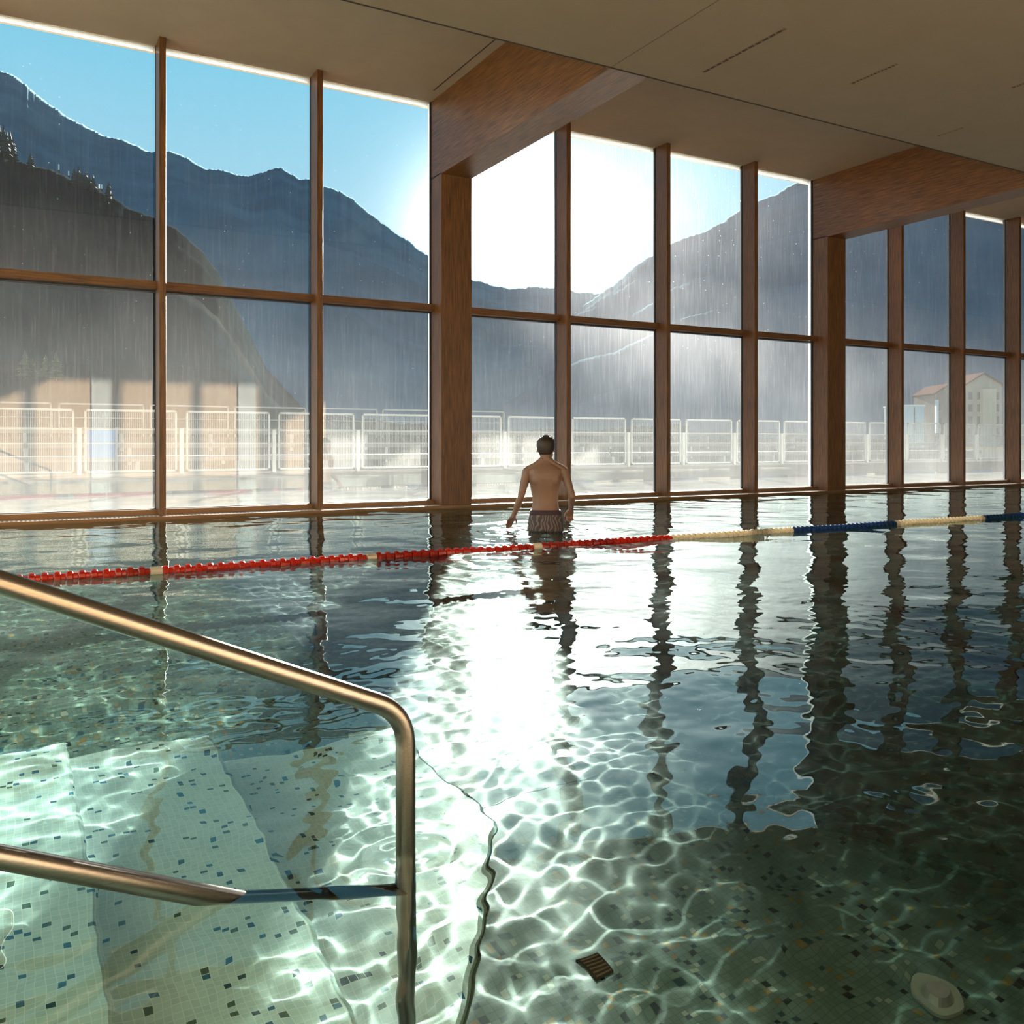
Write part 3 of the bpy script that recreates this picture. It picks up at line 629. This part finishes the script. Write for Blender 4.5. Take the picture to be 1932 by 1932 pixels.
# ------------------------------------------------------------------ the bather
HD = math.radians(31.0)
man = empty('person', (4.79, 7.80, -D), -HD)
WZ = D                                           # z of the water in the man's own frame
def tonum(o):
    dg = bpy.context.evaluated_depsgraph_get(); e = o.evaluated_get(dg); me = bpy.data.meshes.new_from_object(e); return me
def ell(cx, cy, z, a, b, n=28, p=2.25, tw=0.):
    out = []
    for k in range(n):
        t = 2 * PI * k / n + tw; c, s_ = math.cos(t), math.sin(t)
        out.append((cx + a * math.copysign(abs(c) ** (2 / p), c), cy + b * math.copysign(abs(s_) ** (2 / p), s_), z))
    return out
def at(a, z, f=0.): return (a, f, z + WZ)       # a = right, z above the water, f = forward
def limb(m, pts, rad, seg=20):
    P = []; R = []
    for i in range(len(pts) - 1):
        for k in range(5):
            t = k / 5; P.append(Vector(pts[i]).lerp(Vector(pts[i + 1]), t)); s_ = t * t * (3 - 2 * t); R.append(rad[i] * (1 - s_) + rad[i + 1] * s_)
    P.append(Vector(pts[-1])); R.append(rad[-1])
    for _ in range(2):
        P = [P[0]] + [(P[i - 1] + P[i] * 2 + P[i + 1]) / 4 for i in range(1, len(P) - 1)] + [P[-1]]
    m.tube(P, R, seg)
    for e, q in ((P[0], R[0]), (P[-1], R[-1])): ball(m, e, q)
def ball(m, c, r, sc=(1, 1, 1)):
    rings = []
    for i in range(1, 8):
        th = PI * i / 8; rings.append([(c[0] + r * sc[0] * math.sin(th) * math.cos(2 * PI * k / 16), c[1] + r * sc[1] * math.sin(th) * math.sin(2 * PI * k / 16), c[2] - r * sc[2] * math.cos(th)) for k in range(16)])
    m.loft(rings)
b = MB()
# torso, from the crotch up to the neck
TOR = [(-.05, .150, .100, 0, -.01), (.03, .168, .110, 0, -.015), (.10, .166, .112, 0, -.015), (.18, .150, .102, 0, -.005), (.26, .134, .093, -.002, 0), (.33, .133, .092, -.003, .0), (.40, .143, .099, -.004, .0),
       (.47, .157, .108, -.003, -.004), (.53, .168, .112, 0, -.01), (.58, .176, .108, 0, -.014), (.62, .172, .094, 0, -.016), (.655, .130, .076, .002, -.016), (.685, .085, .064, .002, -.010), (.71, .066, .060, .002, -.004)]
b.loft([ell(cx, cf, z + WZ, a, d, p=2.4) for z, a, d, cx, cf in TOR])
b.loft([ell(.002, .0, WZ + z, a, a * 1.02) for z, a in ((.64, .075), (.70, .060), (.75, .056), (.80, .057))])
# shoulder blades, deltoids, trapezius
for s_ in (-1, 1):
    ball(b, at(s_ * .085, .53, -.085), .055, (1.0, .55, 1.35))
    ball(b, at(s_ * .182, .595, -.01), .056, (1., 1., 1.05))
    limb(b, [at(s_ * .03, .72, -.02), at(s_ * .10, .665, -.02), at(s_ * .17, .63, -.012)], [.040, .038, .040])
    ball(b, at(s_ * .075, .03, -.07), .085, (1., .8, 1.))
    limb(b, [at(s_ * .088, -.02, 0), at(s_ * .105, -.44, .045), at(s_ * .11, -.86, -.03)], [.090, .060, .042])
    ball(b, at(s_ * .088, .0, 0), .088); ball(b, at(s_ * .11, -.60, -.025), .052, (1, 1, 1.8))
    limb(b, [at(s_ * .11, -.895, -.05), at(s_ * .118, -.905, .03), at(s_ * .128, -.918, .15)], [.042, .040, .026])
# arms
L_sh, L_el, L_wr = at(-.190, .60, -.01), at(-.250, .345, -.045), at(-.334, .135, .02)
R_sh, R_el, R_wr = at(.192, .60, -.01), at(.272, .350, -.075), at(.262, .205, .10)
def arm(sh, el, wr):
    sh, el, wr = Vector(sh), Vector(el), Vector(wr)
    limb(b, [sh, sh.lerp(el, .35), sh.lerp(el, .8), el], [.050, .045, .037, .036]); limb(b, [el, el.lerp(wr, .3), el.lerp(wr, .75), wr], [.036, .038, .028, .024])
arm(L_sh, L_el, L_wr); arm(R_sh, R_el, R_wr)
def hand(wr, d, side, curl, thumb_side):
    """palm, four unequal bent fingers and a thumb leaving the side of the palm"""
    wr, d, side = Vector(wr), Vector(d).normalized(), Vector(side).normalized(); side = (side - d * side.dot(d)).normalized(); nrm = d.cross(side)
    if nrm.z > 0: nrm = -nrm
    for i in range(4): limb(b, [wr + side * (i - 1.5) * .010, wr + d * .045 + side * (i - 1.5) * .017, wr + d * .088 + side * (i - 1.5) * .020], [.016, .015, .0125], 10)
    for i, ln in enumerate((.068, .078, .074, .058)):
        p = wr + d * .088 + side * (i - 1.5) * .020; a = curl; pts = [p]; q = p
        for sgm in (.45, .30, .25):
            dd = d * math.cos(a) + nrm * math.sin(a); q = q + dd * ln * sgm; pts.append(q); a += curl
        limb(b, pts, [.0105, .0098, .009, .0082], 10)
    t0 = wr + d * .022 + side * thumb_side * .026; t1 = t0 + (d * .6 + side * thumb_side * .75 + nrm * .25).normalized() * .038; t2 = t1 + (d * .9 + side * thumb_side * .1 + nrm * .4).normalized() * .030
    limb(b, [t0, t1, t2], [.014, .0112, .0095], 10)
hand(L_wr, (-.30, .55, -.55), (1, .4, 0), .18, 1)
hand(R_wr, (-.10, .62, -.75), (0.9, .2, .1), .75, -1)
# head, turned a little to the right
hc = Vector(at(.004, .845, .012)); HT = -.25; HS = 1.10
def hp(x, y, z):
    c, s_ = math.cos(HT), math.sin(HT); x *= HS; return (hc.x + c * x - s_ * y, hc.y + s_ * x + c * y, hc.z + z)
rings = []
for z, a, d, off in ((-.118, .030, .030, .055), (-.105, .048, .050, .040), (-.085, .058, .072, .022), (-.05, .067, .086, .008), (-.01, .073, .094, .0), (.03, .076, .097, -.004), (.06, .072, .092, -.006), (.085, .058, .076, -.006), (.102, .035, .048, -.004), (.108, .012, .016, -.003)):
    rings.append([hp(p[0], p[1], z) for p in ell(0, off, 0, a, d, n=24, p=2.1)])
b.loft(rings)
for s_ in (-1, 1):                               # ears
    for i in range(8):
        t = PI * 2 * i / 8; ball(b, hp(s_ * (.080 + .005 * (i in (3, 4, 5))), -.004 + .013 * math.sin(t), -.018 + .024 * math.cos(t)), .0072)
    ball(b, hp(s_ * .076, -.002, -.018), .014, (.5, 1, 1.5))
ball(b, hp(0, .108, -.030), .014, (.9, 1.1, 1.1)); limb(b, [hp(0, .094, .012), hp(0, .112, -.026)], [.010, .012], 10)      # nose
ball(b, hp(0, .090, -.066), .020, (1.1, .5, .35)); ball(b, hp(0, .090, -.076), .018, (1.1, .5, .4)); ball(b, hp(0, .086, -.100), .020)  # lips, chin
for s_ in (-1, 1): ball(b, hp(s_ * .032, .088, .018), .018, (1.3, .45, .4))                                                # brow
skin, nt, bb = prin('skin', (.175, .105, .072), .5); bb.inputs['Subsurface Weight'].default_value = .12; bb.inputs['Subsurface Scale'].default_value = .01; bb.inputs['Subsurface Radius'].default_value = (1, .35, .2)
tmp = b.build('tmp_body', skin)
rm = tmp.modifiers.new('r', 'REMESH'); rm.mode = 'VOXEL'; rm.voxel_size = .0055; rm.use_smooth_shade = True
sm = tmp.modifiers.new('s', 'SMOOTH'); sm.factor = .5; sm.iterations = 4
body_me = tonum(tmp); bpy.data.objects.remove(tmp); body_me.name = 'body'
for p in body_me.polygons: p.use_smooth = True
body = bpy.data.objects.new('body', body_me); COL.objects.link(body); body.parent = man
if not body_me.materials: body_me.materials.append(skin)
# eyes
em = prin('eye_white', (.8, .78, .74), .2)[0]; im = prin('iris', (.06, .035, .02), .2)[0]
for s_ in (-1, 1):
    q = MB(); ball(q, hp(s_ * .032, .080, .002), .0125); e = q.build('eye', em, man, smooth=True)
    q = MB(); ball(q, hp(s_ * .032, .0885, .002), .0058); q.build('iris', im, e, smooth=True)
# hair: short, dark, tousled on top
hair_m = noisy('dark_brown_hair', (.010, .006, .004), (.028, .016, .010), (30, 30, 8), 6., rough=.55)
h = MB(); rnd = random.Random(5); rings = []
for z, a, d, off in ((-.066, .052, .052, -.034), (-.052, .062, .066, -.026), (-.03, .074, .084, -.016), (.0, .082, .098, -.008), (.03, .086, .104, -.004), (.06, .084, .103, -.003), (.088, .073, .090, -.002), (.108, .052, .064, 0), (.120, .028, .034, .002), (.124, .008, .01, .002)):
    r_ = []
    for p in ell(0, off, 0, a, d, n=30, p=2.1):
        y = p[1]
        if z < .045 and y > -.004 + off: y = min(y, .012 + .5 * (z + .03) if z > -.03 else -.01)     # open at the face
        k = 1 + .05 * noise.noise(Vector((p[0] * 40, y * 40, z * 40))); r_.append(hp(p[0] * k, y * k, z * (1 + .02 * rnd.random())))
    rings.append(r_)
h.loft(rings)
for i in range(150):                            # tufts
    t = rnd.uniform(0, 2 * PI); ph = rnd.uniform(0, 1.15); x, y, z = .080 * math.sin(ph) * math.cos(t), .098 * math.sin(ph) * math.sin(t), .012 + .105 * math.cos(ph)
    o_ = Vector((x, y, z * .6 + .02)).normalized() * rnd.uniform(.010, .020) + Vector((rnd.uniform(-.008, .014), rnd.uniform(-.01, .01), .002))
    A = Vector(hp(x, y, z)); B_ = Vector(hp(x + o_.x, y + o_.y, z + o_.z)); h.tube([A, A.lerp(B_, .6), B_], [.0075, .005, .0012], 6)
hair = h.build('hair', hair_m, man, smooth=True)
hair['label'] = 'short dark brown hair'
# swim trunks
tm, nt, bb = prin('patterned_swim_trunks', (.03, .022, .035), .8); N = nt.nodes.new; L = nt.links.new
tc = N('ShaderNodeTexCoord'); wv = N('ShaderNodeTexWave'); wv.inputs['Scale'].default_value = 9; wv.inputs['Distortion'].default_value = 9; wv.inputs['Detail'].default_value = 1; wv.inputs['Detail Scale'].default_value = 1.2
L(tc.outputs['Object'], wv.inputs[0]); cr = N('ShaderNodeValToRGB'); cr.color_ramp.elements[0].position = .62; cr.color_ramp.elements[1].position = .72
cr.color_ramp.elements[0].color = (.050, .038, .050, 1); cr.color_ramp.elements[1].color = (.13, .12, .11, 1); L(wv.outputs[0], cr.inputs[0]); L(cr.outputs[0], bb.inputs['Base Color'])
t = MB()
t.loft([ell(cx, cf, z + WZ, a, d, n=40, p=2.4) for z, a, d, cx, cf in ((-.05, .165, .118, 0, -.02), (.02, .180, .135, 0, -.028), (.08, .182, .134, 0, -.028), (.14, .172, .122, 0, -.018), (.185, .158, .110, 0, -.008))])
for s_ in (-1, 1):
    t.loft([ell(s_ * cx, cf, z + WZ, a, a * 1.12, n=28) for z, a, cx, cf in ((.04, .102, .085, -.02), (-.05, .108, .092, -.012), (-.13, .110, .100, -.002), (-.20, .110, .104, .006))])
tmp = t.build('tmp_trunks', tm); rm = tmp.modifiers.new('r', 'REMESH'); rm.mode = 'VOXEL'; rm.voxel_size = .006; rm.use_smooth_shade = True
sm = tmp.modifiers.new('s', 'SMOOTH'); sm.iterations = 5
me = tonum(tmp); bpy.data.objects.remove(tmp); me.name = 'swim_trunks'
for p in me.polygons: p.use_smooth = True
if not me.materials: me.materials.append(tm)
tr = bpy.data.objects.new('swim_trunks', me); COL.objects.link(tr); tr.parent = man; tr['label'] = 'dark swim trunks with pale wavy stripes'
wbm = prin('dark_waistband', (.035, .018, .028), .8)[0]
MB().loft([ell(0, cf, z + WZ, a, d, n=40, p=2.4) for z, a, d, cf in ((.165, .165, .117, -.012), (.17, .167, .119, -.012), (.208, .155, .108, -.005), (.211, .150, .104, -.005))]).build('waistband', wbm, tr, smooth=True)
tag(man, 'man seen from behind, bare-chested in dark patterned trunks, wading in the pool towards the window', 'person')
